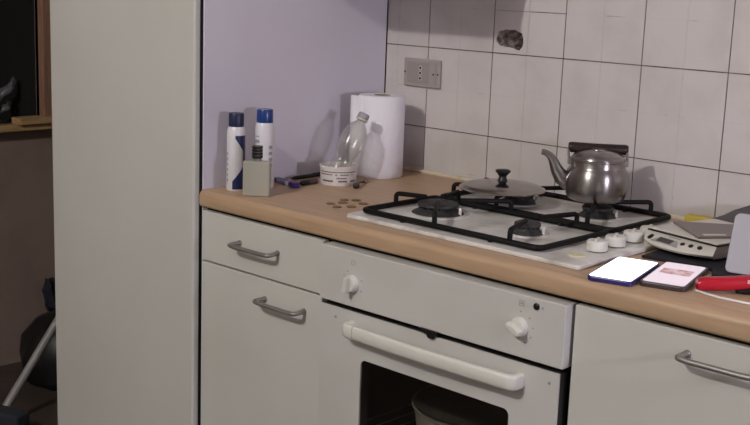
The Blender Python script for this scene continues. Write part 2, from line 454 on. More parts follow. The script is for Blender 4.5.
mark([(.4985, .8145, .009, .001), (.4985, .8065, .009, .001), (.494, .8105, .001, .009), (.503, .8105, .001, .009)], 0)
mark([(.904, .8225, .010, .001), (.904, .8135, .010, .001), (.8995, .818, .001, .010), (.9085, .818, .001, .010), (.904, .818, .005, .003)], 0)
for a in (2.6, 2.1, .4, -.4): mark([(.497 + .027 * math.cos(a), .768 + .027 * math.sin(a), .003, .003)], 0, 'dial_tick')
for a in (1.57, .8, .15, -.5, -1.1): mark([(.903 + .028 * math.cos(a), .775 + .028 * math.sin(a), .0035, .0025)], 0, 'dial_tick')
obj('indicator_lamp', lathe(NB(), [(.0062, 0), (.0062, .002), (.004, .0035), (0, .0035)], TR((.9355, -.618, .819)) @ FRONT, 18), M['black'], cp, smooth=True)
obj('indicator_mark', lathe(NB(), [(.002, 0), (.002, .0006)], TR((.948, -.6182, .8185)) @ FRONT, 8), M['grey'], cp)
# small black latch between panel and door
b = NB(); prism(b, [(-.022, .006), (.020, .006), (.020, -.001), (.012, -.004), (.010, -.010), (-.002, -.010), (-.006, -.003), (-.022, -.001)], 0, .010, TR((.702, -.613, .7165)) @ FRONT)
obj('door_latch', b, M['black'], ov, bevel=.001)
# door: frame of four pieces in one panel with a rounded window opening
DX0, DX1, DZ0, DZ1 = .409, .9885, .15, .7105
WX0, WX1, WZ0, WZ1 = .525, .889, .235, .6185
b = NB(); inner = [((WX0 + WX1) / 2 + x, (WZ0 + WZ1) / 2 + z) for x, z in rrect(WX1 - WX0, WZ1 - WZ0, .012, 5)]
outer = []
n = len(inner); q = n // 4
for k in range(n):
    cxn = (DX1, DX0, DX0, DX1)[k // q]; czn = (DZ1, DZ1, DZ0, DZ0)[k // q]; f = (k % q) / (q - 1)
    x, z = inner[k]
    A = {0: ((DX1, z), (DX1, DZ1), (x, DZ1)), 1: ((x, DZ1), (DX0, DZ1), (DX0, z)), 2: ((DX0, z), (DX0, DZ0), (x, DZ0)), 3: ((x, DZ0), (DX1, DZ0), (DX1, z))}[k // q]
    mid = (q - 1) // 2
    outer.append(A[0] if k % q < mid else (A[1] if k % q == mid else A[2]))
V = [[b.verts.new((x, y, z)) for x, z in P] for P, y in ((outer, -.616), (inner, -.616), (inner, -.6118), (outer, -.6118))]
for A, B in zip(V, V[1:] + V[:1]):
    for k in range(n): b.faces.new((A[k], A[(k + 1) % n], B[(k + 1) % n], B[k]))
bmesh.ops.remove_doubles(b, verts=b.verts[:], dist=1e-6)
dr = obj('door', b, M['oven'], ov)
b = NB()
V = [[b.verts.new((x, y, z)) for x, z in P] for P, y in ((outer, -.6117), (inner, -.6117), (inner, -.590), (outer, -.590))]
for A, B in zip(V, V[1:] + V[:1]):
    for k in range(n): b.faces.new((A[k], A[(k + 1) % n], B[(k + 1) % n], B[k]))
bmesh.ops.remove_doubles(b, verts=b.verts[:], dist=1e-6)
obj('inner_frame', b, M['cavity'], dr)
obj('door_glass', box(NB(), WX0 - .004, WX1 + .004, -.6155, -.6125, WZ0 - .004, WZ1 + .004), M['ovenglass'], dr)
for x in (.452, .97):
    obj('screw_cover', lathe(NB(), [(.003, 0), (.0028, .001), (0, .001)], TR((x, -.616, .69 if x > .9 else .69)) @ FRONT, 10), M['tint'], dr, smooth=True)
# bar handle
hz = .679
def bar_sect(path, hh, tt):
    b = NB(); rings = []
    P = [Vector(p) for p in path]
    for i, p in enumerate(P):
        tn = (P[min(i + 1, len(P) - 1)] - P[max(i - 1, 0)]).normalized(); nn = Vector((tn.y, -tn.x, 0))
        rings.append([b.verts.new(p + nn * (tt / 2 * math.copysign(abs(math.cos(a)) ** .6, math.cos(a))) + Vector((0, 0, hh / 2 * math.copysign(abs(math.sin(a)) ** .6, math.sin(a)))) ) for a in [2 * PI * k / 14 for k in range(14)]])
    for A, B in zip(rings, rings[1:]):
        for k in range(14): b.faces.new((A[k], A[(k + 1) % 14], B[(k + 1) % 14], B[k]))
    b.faces.new(rings[0]); b.faces.new(rings[-1]); return b
hp = arcpath([(.500, -.616, hz), (.500, -.640, hz), (.60, -.6445, hz), (.70, -.646, hz), (.80, -.6445, hz), (.910, -.640, hz), (.910, -.616, hz)], .016, 6)
mid = [Vector((.530, -.6414, hz))] + [p for p in hp if .532 < p.x < .868] + [Vector((.870, -.6414, hz))]
hnd = obj('handle', bar_sect(mid, .0275, .016), M['ovenplastic'], dr, smooth=True)
left = [p for p in hp if p.x < .529] + [Vector((.5295, -.6414, hz))]; right = [Vector((.8705, -.6414, hz))] + [p for p in hp if p.x > .871]
obj('handle_end', bar_sect(left, .0285, .017), M['ovenplastic'], hnd, smooth=True)
obj('handle_end', bar_sect(right, .0285, .017), M['ovenplastic'], hnd, smooth=True)
# rack
b = NB()
RZ = .432
for y in (-.545, -.10): tube(b, [(.42, y, RZ), (.97, y, RZ)], .004, 6)
for k in range(16): tube(b, [(.44 + .034 * k, -.545, RZ + .003), (.44 + .034 * k, -.10, RZ + .003)], .0018, 5)
obj('rack', b, M['handle'], ov)
# pot on the rack
pt = thing('pot', 'round pale cooking pot standing inside the dark oven', 'pot')
PM = TR((.635, -.36, RZ + .0055))
obj('body', lathe(NB(), [(0, 0), (.125, 0), (.134, .006), (.140, .046), (.145, .050), (.146, .054), (.141, .054), (.136, .048), (.128, .010), (0, .008)], PM, 48), M['pot'], pt, smooth=True)
b = NB()
for k in range(9):
    a = math.radians(-62 + 5 * k); lo = PM @ Vector((.1385 * math.cos(a), .1385 * math.sin(a), .018))
    box(b, -.0035, .0035, -.0016, .0016, 0, .012 if k % 3 else .016, TR(lo, a + PI / 2))
obj('printed_band', b, M['print'], pt)
obj('lid', lathe(NB(), [(.138, .054), (.140, .057), (.11, .062), (.05, .065), (0, .065)], PM, 40), M['potin'], pt, smooth=True)

# ------------------------------------------------------------------ hob
hb = thing('gas_hob', 'white enamel gas hob set into the worktop, four burners', 'hob')
HX, HY0, HY1 = (.413, .975), -.5585, -.058
b = NB(); prism(b, [((HX[0] + HX[1]) / 2 + x, (HY0 + HY1) / 2 + y) for x, y in rrect(HX[1] - HX[0], HY1 - HY0, .009, 5)], .8802, .8885)
obj('hob_plate', b, M['hob'], hb, bevel=.002)
b = NB(); prism(b, [(.655 + x, -.295 + y) for x, y in rrect(.42, .44, .03, 5)], .8885, .8892)
obj('recess_line', b, M['hob'], hb)
HZ = .8892
def burner(x, y, r):
    base = obj('burner', lathe(NB(), [(r * 1.16, 0), (r * 1.12, .003), (r * .98, .006), (r * .78, .012), (r * .74, .016)], TR((x, y, HZ)), 32), M['burner'], hb, smooth=True)
    obj('burner_skirt', lathe(NB(), [(r * 1.42, 0), (r * 1.40, .0012), (r * 1.16, .0016), (r * 1.16, 0)], TR((x, y, HZ)), 32, close=False), M['hob'], base, smooth=True)
    obj('burner_cap', lathe(NB(), [(r * .9, .0158), (r * .92, .0175), (r * .9, .0215), (r * .8, .0235), (0, .0240)], TR((x, y, HZ)), 32), M['burner'], base, smooth=True)
    g = NB()
    for k in range(18):
        a = 2 * PI * k / 18; box(g, r * .74, r * .86, -.0018, .0018, .0125, .0158, TR((x, y, HZ), a))
    obj('flame_ports', g, M['burner'], base)
    obj('spark_plug', lathe(NB(), [(.003, 0), (.003, .014), (.0015, .017), (0, .017)], TR((x + r * 1.05, y + .012, HZ)), 8), M['ovenplastic'], base)
burner(.530, -.405, .047); burner(.765, -.418, .028); burner(.560, -.165, .036); burner(.757, -.158, .036)
RODZ, TOPZ = .8962, .9195
def grate(x0, x1, y0, y1, fingers):
    w = NB(); rr = .015
    path = []
    for ccx, ccy, a0 in ((x1 - rr, y1 - rr, 0), (x0 + rr, y1 - rr, 90), (x0 + rr, y0 + rr, 180), (x1 - rr, y0 + rr, 270)):
        for k in range(6):
            a = math.radians(a0 + 18 * k); path.append((ccx + rr * math.cos(a), ccy + rr * math.sin(a), RODZ))
    tube(w, path, .0060, 8, closed=True)
    g = obj('pan_support', w, M['iron'], hb, smooth=True)
    for p, tip in fingers:
        f = NB(); P = Vector((*p, RODZ)); T = Vector((*tip, TOPZ))
        tube(f, arcpath([P, Vector((p[0], p[1], TOPZ)), T], .008, 5), .0050, 8)
        obj('support_finger', f, M['iron'], g, smooth=True)
    for fx in (x0 + .11, x1 - .11):
        for fy in (y0, y1): obj('rubber_foot', lathe(NB(), [(.0055, HZ - RODZ), (.0055, -.003), (.004, 0)], TR((fx, fy, RODZ)), 10), M['black'], g)
grate(.436, .874, -.532, -.302, [((.436, -.430), (.500, -.408)), ((.628, -.532), (.556, -.437)), ((.500, -.302), (.522, -.372)), ((.640, -.302), (.570, -.380)),
                                 ((.808, -.532), (.777, -.443)), ((.800, -.302), (.775, -.392))])
grate(.436, .874, -.287, -.062, [((.436, -.240), (.530, -.180)), ((.436, -.13), (.530, -.155)), ((.590, -.287), (.566, -.195)), ((.62, -.062), (.576, -.135)),
                                 ((.815, -.287), (.770, -.185)), ((.826, -.062), (.772, -.135)), ((.690, -.062), (.738, -.135))])
def hob_knob(x, y):
    k = obj('knob', lathe(NB(), [(.0192, .0018), (.0196, .004), (.0190, .0175), (.0165, .0198), (0, .0202)], TR((x, y, .8886)), 28), M['ovenplastic'], hb, smooth=True)
    obj('knob_ring', lathe(NB(), [(.0165, -.0001), (.0165, .0018), (0, .0018)], TR((x, y, .8886)), 24), M['black'], k)
    obj('grip_ridge', box(NB(), -.003, .003, -.0155, .0155, .0198, .0225, TR((x, y, .8886), .4)), M['ovenplastic'], k, bevel=.001)
for ky in (-.432, -.370, -.306, -.245): hob_knob(.930, ky)
obj('knob_disc', lathe(NB(), [(.0165, 0), (.0165, .0012), (.013, .0016), (0, .0016)], TR((.926, -.492, .8886)), 28), M['cream'], hb, smooth=True)

# ------------------------------------------------------------------ pan lid
pl = thing('pan_lid', 'round steel pan lid with black knob resting on the left burner', 'lid')
LM = TR((.555, -.222, TOPZ + .0045), 0, .0, .0)
b = NB(); lathe(b, [(0, .0145), (.03, .0138), (.06, .0100), (.080, .0055), (.088, .0025), (.0925, .0005), (.0935, .002), (.0925, .0035), (.0885, .0040), (.084, .0078), (.080, .0092), (.060, .0132), (.030, .0172), (0, .0185)], LM, 56)
obj('lid_dome', b, M['lidsteel'], pl, smooth=True)
obj('knob', lathe(NB(), [(.012, .0175), (.0095, .021), (.008, .028), (.0125, .034), (.0165, .038), (.0165, .0405), (.014, .0425), (0, .043)], LM, 28), M['black'], pl, smooth=True)

# ------------------------------------------------------------------ kettle
kt = thing('kettle', 'stainless steel kettle with dark wooden grip on the rear burner', 'kettle')
KX, KY, KZ = .748, -.157, TOPZ + .0045
KM = TR((KX, KY, KZ))
body = obj('body', lathe(NB(), [(0, .0), (.051, .0), (.056, .002), (.0615, .010), (.0648, .022), (.0658, .034), (.0652, .048), (.0630, .059), (.0590, .0665), (.0572, .0690), (.0565, .0715),
                               (.0565, .0820), (.0590, .0835), (.0590, .0855), (.0560, .0865), (0, .0865)], KM, 64), M['steel'], kt, smooth=True)
lid = obj('lid', lathe(NB(), [(.0550, .0867), (.0545, .0890), (.0490, .0950), (.0400, .1000), (.0280, .1030), (.0150, .1045), (0, .1050)], KM, 48), M['steel'], kt, smooth=True)
obj('lid_ring', lathe(NB(), [(.017, .1042), (.0165, .1058), (.012, .1062), (0, .1062)], KM, 24), M['steel'], lid, smooth=True)
sd = Vector((-.80, -.60, 0))                       # spout direction
def kp(r, z, side=0): 
    s = Vector((-sd.y, sd.x, 0)); p = Vector((KX, KY, KZ)) + sd * r + s * side; p.z = KZ + z; return p
b = NB()
sp = [kp(.046, .034), kp(.060, .036), kp(.074, .045), (kp(.084, .060)), kp(.091, .076), kp(.099, .088), kp(.108, .0935), kp(.117, .0945)]
tube(b, sp, [.020, .019, .0165, .0130, .0100, .0075, .0062, .0060], 16)
obj('spout', b, M['steel'], kt, smooth=True)
# bail: tilted slightly back towards the wall
side = Vector((-.60, .80, 0))
off = side * .026
gz = .104
bails = []
for s in (1, -1):
    bl = NB(); e0 = kp(.0575 * s, .079); g0 = kp(.0600 * s, gz) + off
    tube(bl, arcpath([e0, kp(.0605 * s, .088) + off * .3, g0, kp(.050 * s, gz) + off], .01, 4), .0028, 8)
    bails.append(obj('bail', bl, M['handle'], kt, smooth=True))
g = NB(); P0 = kp(.0610, gz) + off; P1 = kp(-.0625, gz - .001) + off
tube(g, [P0.lerp(P1, f) for f in (0, .02, .06, .5, .94, .98, 1)], [.0085, .0105, .0112, .0104, .0112, .0105, .0085], 16)
obj('grip', g, M['grip'], kt, smooth=True)
for s in (1, -1): obj('bail_ear', box(NB(), -.005, .005, -.006, .006, -.007, .007, TR(kp(.0575 * s, .079), math.atan2(sd.y, sd.x))), M['handle'], bails[0 if s == 1 else 1], bevel=.002)

# ------------------------------------------------------------------ left-hand things on the worktop
ZC = .8802
# spray cans
def can(name, label, x, y, r, h, capm, ridge):
    t = thing(name, label, 'spray can', 'spray cans beside the tall cabinet')
    Mx = TR((x, y, ZC)); hb_ = h - .030
    bd = obj('body', lathe(NB(), [(0, .002), (r * .93, .0), (r, .003), (r, hb_ - .016), (r * .97, hb_ - .009), (r * .86, hb_ - .002), (r * .82, hb_), (0, hb_)], Mx, 40), M['canwhite'], t, smooth=True)
    cp_ = obj('cap', lathe(NB(), [(r * .83, hb_ + .0002), (r * .84, hb_ + .003), (r * .83, h - .003), (r * .78, h), (0, h)], Mx, 40), capm, t, smooth=True)
    return t, bd, Mx, hb_
def wrap(bd, Mx, r, cells, m, name='printed_patch'):
    """patches lying on a cylinder: (a0, a1, z0a, z1a, z0b, z1b) angles in degrees"""
    b = NB(); rr = r + .0003
    for a0, a1, z0a, z1a, z0b, z1b in cells:
        K = 10; lo = []; hi = []
        for k in range(K + 1):
            f = k / K; a = math.radians(a0 + (a1 - a0) * f)
            za = z0a + (z0b - z0a) * f; zb = z1a + (z1b - z1a) * f
            lo.append(b.verts.new(Mx @ Vector((rr * math.cos(a), rr * math.sin(a), za)))); hi.append(b.verts.new(Mx @ Vector((rr * math.cos(a), rr * math.sin(a), zb))))
        for k in range(K): b.faces.new((lo[k], lo[k + 1], hi[k + 1], hi[k]))
    o = obj(name, b, m, bd); md = o.modifiers.new('solid', 'SOLIDIFY'); md.thickness = .0003; md.offset = 0
    return o
CAMA = -46.0     # bearing towards the viewer from the left-hand end of the worktop
t, bd, Mx, hb_ = can('spray_can', 'white spray can with a navy cap and navy diagonal stripes', .0455, -.5385, .0205, .174, M['navycap'], 0)
wrap(bd, Mx, .0205, [(CAMA + 2, CAMA + 85, .118, .125, .075, .125), (CAMA - 15, CAMA + 85, .004, .022, .004, .068), (CAMA + 55, CAMA + 100, .004, .1, .004, .1)], M['navy'])
wrap(bd, Mx, .0205, [(CAMA - 62, CAMA - 50, .02 + .012 * k, .027 + .012 * k, .02 + .012 * k, .027 + .012 * k) for k in range(6)], M['grey'])
t, bd, Mx, hb_ = can('spray_can', 'white spray can with a bright blue cap behind the perfume bottle', .0600, -.4665, .0225, .180, M['bluecap'], 0)
wrap(bd, Mx, .0225, [(CAMA - 55, CAMA - 25, .105, .112, .105, .112), (CAMA - 50, CAMA - 30, .118, .121, .118, .121)], M['grey'])
wrap(bd, Mx, .0225, [(CAMA + 30, CAMA + 55, .05 + .014 * k, .057 + .014 * k, .05 + .014 * k, .057 + .014 * k) for k in range(4)], M['grey'])
# perfume bottle
t = thing('perfume_bottle', 'square frosted glass perfume bottle with a dark ribbed neck', 'bottle')
pa = math.radians(40); PX, PY = .128, -.547
Mx = TR((PX, PY, ZC), pa)
b = NB(); prism(b, rrect(.060, .026, .004, 4), 0, .0775, Mx)
obj('glass_body', b, M['frost'], t, bevel=.003)
nk = obj('neck', lathe(NB(), [(.0095, .0775), (.0095, .083), (.0075, .0835), (.0075, .110), (0, .1105)], Mx, 24), M['handle'], t, smooth=True)
for k in range(4):
    z = .0845 + .0070 * k
    obj('neck_ring', lathe(NB(), [(.0075, z), (.0118, z), (.0122, z + .0025), (.0118, z + .005), (.0075, z + .005)], Mx, 24, close=False), M['black'], nk, smooth=True)
# lilac lighter, pen, cap
t = thing('lighter', 'lilac see-through lighter with a purple end, lying flat', 'lighter')
A = Vector((.030, -.392, ZC)); Bv = Vector((.114, -.414, ZC)); an = math.atan2(Bv.y - A.y, Bv.x - A.x); L = (Bv - A).length
Mx = TR(A, an)
b = NB(); prism(b, [(x, y) for x, y in [(0, -.009), (L * .7, -.009), (L * .7, .009), (0, .009)]], .0, .011, Mx); obj('body', b, M['lilac'], t, bevel=.003)
b = NB(); box(b, L * .7, L, -.009, .009, 0, .013, Mx); obj('purple_end', b, M['purple'], t, bevel=.002)
b = NB(); box(b, -.012, 0, -.007, .007, 0, .010, Mx); obj('valve_head', b, M['navycap'], t, bevel=.002)
b = NB(); box(b, .004, L * .62, -.003, .003, .011, .0116, Mx); obj('stripe', b, M['purple'], t)
t = thing('pen', 'thin black pen lying against the pale cabinet side', 'pen')
P0, P1 = Vector((.028, -.352, ZC + .0045)), Vector((.022, -.232, ZC + .0045))
b = NB(); tube(b, [P0.lerp(P1, f) for f in (0, .05, .12, .7, .98, 1)], [.001, .0026, .0044, .0044, .0040, .003], 10); obj('barrel', b, M['black'], t, smooth=True)
b = NB(); box(b, -.001, .001, -.02, .02, 0, .0012, TR(P0.lerp(P1, .8) + Vector((0, 0, .0042)), .05)); obj('clip', b, M['black'], t)
t = thing('pencil_stub', 'short dark marker stub beside the labelled tub', 'marker')
P0, P1 = Vector((.096, -.384, ZC + .006)), Vector((.094, -.330, ZC + .006))
b = NB(); tube(b, [P0, P0.lerp(P1, .08), P0.lerp(P1, .45)], [.004, .006, .006], 10); obj('barrel', b, M['black'], t, smooth=True)
b = NB(); tube(b, [P0.lerp(P1, .45), P0.lerp(P1, .95), P1], [.0064, .0064, .005], 10); obj('cap', b, M['print'], t, smooth=True)
# tub with printed lines
t = thing('tub', 'round white plastic tub with dark printed lines holding a bottle', 'tub')
TX, TY, Tr = .1225, -.2875, .0435
Mx = TR((TX, TY, ZC))
bd = obj('body', lathe(NB(), [(0, 0), (Tr * .95, 0), (Tr * .97, .002), (Tr, .040), (Tr * 1.03, .041), (Tr * 1.03, .0455), (Tr * .98, .0455), (Tr * .95, .040), (Tr * .92, .004), (0, .003)], Mx, 48), M['tub'], t, smooth=True)
rr = random.Random(3)
def dashes(z, h, a0, a1, step, fill):
    cells = []; a = a0
    while a < a1:
        w_ = step * rr.uniform(.5, 1.0)
        if rr.random() < fill: cells.append((a, a + w_ * .8, z, z + h, z, z + h))
        a += w_
    return cells
wrap(bd, Mx, Tr * .995, dashes(.0315, .0022, CAMA - 66, CAMA + 66, 9, .95), M['print'], 'printed_line')
wrap(bd, Mx, Tr * .99, dashes(.0255, .0022, CAMA - 66, CAMA + 50, 9, .95), M['print'], 'printed_line')
wrap(bd, Mx, Tr * .985, [(CAMA - 5, CAMA + 28, .0175, .0195, .0175, .0195)], M['print'], 'printed_line')
wrap(bd, Mx, Tr * .98, dashes(.0095, .0038, CAMA - 55, CAMA + 62, 10, .8), M['print'], 'printed_line')
# bottle standing tilted in the tub
t = thing('plastic_bottle', 'empty clear plastic bottle tilted in the white tub', 'bottle')
ax = Vector((.15, .50, 1.03)).normalized()
q_ = Vector((0, 0, 1)).rotation_difference(ax).to_matrix().to_4x4()
Mx = Matrix.Translation((.119, -.294, ZC + .0170)) @ q_
prof = [(0, .003), (.019, .0), (.024, .003), (.0255, .010), (.0255, .026), (.0235, .034), (.0225, .042), (.0235, .050), (.0265, .060), (.0268, .063), (.0285, .070), (.0288, .073), (.0300, .080), (.0300, .083), (.0305, .092), (.0300, .104), (.0270, .118), (.0215, .130), (.0150, .138), (.0115, .142), (.0108, .147), (.0145, .148), (.0145, .150), (.0105, .151), (.0105, .158)]
b = NB(); lathe(b, prof, Mx, 40, close=False)
ob = obj('bottle_body', b, M['clear'], t, smooth=True)
obj('cap', lathe(NB(), [(.0132, .1515), (.0138, .153), (.0138, .162), (.012, .1645), (0, .165)], Mx, 24), M['greydev'], t, smooth=True)
obj('tamper_ring', lathe(NB(), [(.0118, .146), (.0138, .1465), (.0138, .1508), (.0118, .1510)], Mx, 24, close=False), M['ovenplastic'], t, smooth=True)
# paper towel roll
t = thing('paper_towel_roll', 'white paper towel roll standing in the back corner', 'paper roll')
Mx = TR((.101, -.121, ZC))
obj('roll', lathe(NB(), [(.021, 0), (.0555, 0), (.057, .002), (.057, .198), (.0555, .2), (.021, .2)], Mx, 56, close=False), M['paper'], t, smooth=True)
obj('core', lathe(NB(), [(.021, 0), (.021, .2), (.0195, .2), (.0195, 0)], Mx, 32, close=False), M['card'], t, smooth=True)
b = NB()
for a0, z0, z1 in ((118, .002, .198),):
    pts = []
    for k in range(6):
        f = k / 5; pts.append((-.0095 - .0435 * f, -.0566 + .0015 * math.sin(PI * f) + .001 * f))
    lo = [b.verts.new(Mx @ Vector((x, y, z0))) for x, y in pts]; hi = [b.verts.new(Mx @ Vector((x, y, z1))) for x, y in pts]
    for k in range(5): b.faces.new((lo[k], lo[k + 1], hi[k + 1], hi[k]))
o = obj('loose_sheet', b, M['paper'], t, smooth=True); md = o.modifiers.new('solid', 'SOLIDIFY'); md.thickness = .0005
# coins
cm = None
descr = ['bronze coin at the left end of the small scatter', 'bronze coin lying nearest the front of the scatter', 'bronze coin in the middle of the scatter',
         'bronze coin at the front right of the scatter', 'bronze coin at the back right of the scatter', 'rightmost bronze coin of the small scatter', 'bronze coin at the back of the scatter']
for i, (x, y, r) in enumerate([(.295, -.482, .0085), (.329, -.497, .0085), (.302, -.453, .0095), (.345, -.470, .0095), (.300, -.409, .0095), (.338, -.426, .0095), (.281, -.427, .0085)]):
    t = thing('coin', descr[i], 'coin', 'coins on the worktop')
    obj('disc', lathe(NB(), [(r := r * 1.15, 0), (r, .0016), (r * .9, .0017), (r * .86, .0013), (0, .0013)], TR((x, y, ZC)), 20), M['coin'], t)
    obj('relief', prism(NB(), [(r * .5 * math.cos(a) * (1 + .3 * (k % 2)), r * .5 * math.sin(a)) for k, a in enumerate([2 * PI * j / 7 for j in range(7)])], .0013, .0017, TR((x, y, ZC))), M['coin'], t)
# small dark stopper with a stalk
t = thing('bottle_stopper', 'small dark stopper with a thin stalk beside the tub', 'stopper')
obj('head', lathe(NB(), [(.004, 0), (.0075, .003), (.0085, .007), (.0065, .0115), (0, .013)], TR((.197, -.303, ZC)), 18), M['grip'], t, smooth=True)
b = NB(); tube(b, [(.193, -.296, ZC + .006), (.178, -.272, ZC + .009), (.160, -.240, ZC + .005)], [.0035, .0022, .0030], 8); obj('stalk', b, M['grip'], t, smooth=True)
obj('tip', lathe(NB(), [(.005, 0), (.006, .004), (.004, .009), (0, .010)], TR((.158, -.229, ZC)), 12), M['coin'], t, smooth=True)

# ------------------------------------------------------------------ wall socket
t = thing('wall_socket', 'taupe wall socket plate with three holes on the tiles', 'socket')
b = NB(); prism(b, rrect(.119, .070, .004, 4), 0, .008, TR((.1275, -.0003, 1.132)) @ FRONT)
pl_ = obj('cover_plate', b, M['socket'], t, bevel=.0025)
obj('socket_insert', box(NB(), .080, .174, -.0095, -.008, 1.106, 1.158), M['socketd'], pl_, bevel=.0006)
obj('blank_module', box(NB(), .154, .174, -.0102, -.0094, 1.106, 1.158), M['socket'], pl_, bevel=.0004)
for z in (1.119, 1.132, 1.145):
    obj('socket_ring', lathe(NB(), [(.0052, 0), (.0052, .0006), (.0034, .0006)], TR((.1245, -.0094, z)) @ FRONT, 16, close=False), M['ovenplastic'], pl_)
    obj('socket_hole', lathe(NB(), [(.0036, 0), (.0036, .0008), (0, .0008)], TR((.1245, -.0094, z)) @ FRONT, 14), M['gap'], pl_)
for x, z in ((.0725, 1.132), (.168, 1.1315), (.1805, 1.132)):
    obj('screw', lathe(NB(), [(.0024, 0), (.0024, .0008), (0, .0008)], TR((x, -.0084 if x != .168 else -.0103, z)) @ FRONT, 12), M['black'], pl_)

# ------------------------------------------------------------------ phones
def phone(label, x, y, rz, casem, kind):
    t = thing('phone', label, 'phone', 'phones on the worktop edge')
    Mx = TR((x, y, ZC), rz)
    bd = obj('body', prism(NB(), rrect(.077, .168, .009, 5), 0, .0085, Mx), casem, t, bevel=.0018)
    if kind == 0:
        obj('screen', prism(NB(), rrect(.0715, .161, .006, 5), .0085, .0090, Mx), M['screen'], bd)
    else:
        obj('screen', prism(NB(), rrect(.069, .155, .006, 5), .0085, .0090, Mx), M['screen2'], bd)
        obj('screen_picture', prism(NB(), rrect(.052, .040, .002, 2), .0090, .0092, Mx @ Matrix.Translation((0, .012, 0))), M['screenpic'], bd)
    b = NB(); box(b, .0383, .0393, .015, .045, .003, .006, Mx); obj('side_button', b, M['black'], bd)
phone('phone with a blank bright white screen in a blue case', 1.0365, -.512, math.atan2(.040, .166), M['case'], 0)
phone('phone with a pinkish picture on its screen in a dark case', 1.111, -.474, math.atan2(.041, .158), M['case2'], 1)

# ------------------------------------------------------------------ kitchen scale
sc = thing('kitchen_scale', 'white kitchen scale with small display and round buttons beside the hob', 'scale')
TL, TRr = Vector((.957, -.298, 0)), Vector((1.112, -.332, 0))
fd = (TRr - TL).normalized(); nd = Vector((-fd.y, fd.x, 0)); Wd = (TRr - TL).length
def sp_(u, v, z): p = TL + fd * u + nd * v; return Vector((p.x, p.y, z))
K = 16
def lip(f): return -(.010 + .030 * math.sin(PI * min(1, max(0, f))) ** .8)
b = NB(); R0 = []; 
zt, zl, zb = .9150, .8990, .8896
rows = []
rows.append([b.verts.new(sp_(Wd * k / K, .0, zt)) for k in range(K + 1)])
rows.append([b.verts.new(sp_(Wd * (k / K * 1.02 - .01), lip(k / K), zl)) for k in range(K + 1)])
rows.append([b.verts.new(sp_(Wd * (k / K), lip(k / K) + .003, zl - .004)) for k in range(K + 1)])
rows.append([b.verts.new(sp_(Wd * (k / K * .9 + .05), lip(k / K) * .6 + .012, zb)) for k in range(K + 1)])
rows.append([b.verts.new(sp_(Wd * (k / K * .9 + .05), .175, zb)) for k in range(K + 1)])
rows.append([b.verts.new(sp_(Wd * (k / K), .185, zl)) for k in range(K + 1)])
rows.append([b.verts.new(sp_(Wd * (k / K), .185, zt)) for k in range(K + 1)])
for A, B in zip(rows, rows[1:] + rows[:1]):
    for k in range(K): b.faces.new((A[k], A[k + 1], B[k + 1], B[k]))
b.faces.new([r[0] for r in rows]); b.faces.new([r[-1] for r in rows])
obj('body', b, M['scale'], sc, smooth=True)
# dark seam and top tray
b = NB(); prism(b, [tuple(sp_(u, v, 0).xy) for u, v in ((-.001, -.002), (Wd + .003, -.002), (Wd + .003, .186), (-.001, .186))], zt, zt + .0022); obj('seam', b, M['black'], sc)
b = NB(); prism(b, [tuple(sp_(u, v, 0).xy) for u, v in ((0, .001), (Wd + .001, .001), (Wd + .001, .185), (0, .185))], zt + .0022, zt + .0050); tray = obj('tray', b, M['scale'], sc, bevel=.0015)
b = NB(); prism(b, [(.966, -.226), (1.069, -.320), (1.137, -.225), (1.06, -.155)], zt + .0050, zt + .0090); pl_ = obj('weighing_plate', b, M['plate'], sc, bevel=.0012)
b = NB(); prism(b, [(1.062, -.292), (1.072, -.302), (1.098, -.266), (1.090, -.260)], zt + .0090, zt + .0095); obj('pale_sticker', b, M['tub'], pl_)
# fascia details lie on the sloping front
def fascia(u, f):
    k = u / Wd; a = sp_(u, 0, zt); c_ = sp_(Wd * (k * 1.02 - .01), lip(k), zl); return a.lerp(c_, f)
def fas_frame(u, f, lift=0.0):
    p = fascia(u, f); e1 = (fascia(u + .002, f) - fascia(u - .002, f)).normalized(); e2 = (fascia(u, 0) - fascia(u, 1)).normalized()
    n_ = e1.cross(e2).normalized()
    if n_.z < 0: n_ = -n_
    e2 = n_.cross(e1).normalized(); p = p + n_ * lift
    return Matrix(((e1.x, e2.x, n_.x, p.x), (e1.y, e2.y, n_.y, p.y), (e1.z, e2.z, n_.z, p.z), (0, 0, 0, 1)))
Mx = fas_frame(.060, .52)
b = NB(); prism(b, [(-.031, -.0085), (.037, -.0085), (.022, .0085), (-.021, .0085)], -.0004, .0008, Mx); obj('display_bezel', b, M['tint'], sc)
b = NB(); box(b, -.019, .016, -.0065, .0065, .0008, .0013, Mx); obj('display', b, M['lcd'], sc)
for u, f, r in ((.018, .55, .0066), (.096, .42, .0046), (.1135, .42, .0046), (.131, .42, .0046)):
    obj('button', lathe(NB(), [(r, -.0005), (r, .001), (r * .8, .0016), (0, .0016)], fas_frame(u, f), 18), M['black'], sc, smooth=True)
b = NB()
for k in range(6): box(b, -.0017, .0012, -.0015, .0015, 0, .0004, fas_frame(.058 + .0045 * k, .16, .0003))
obj('printed_name', b, M['tint'], sc)

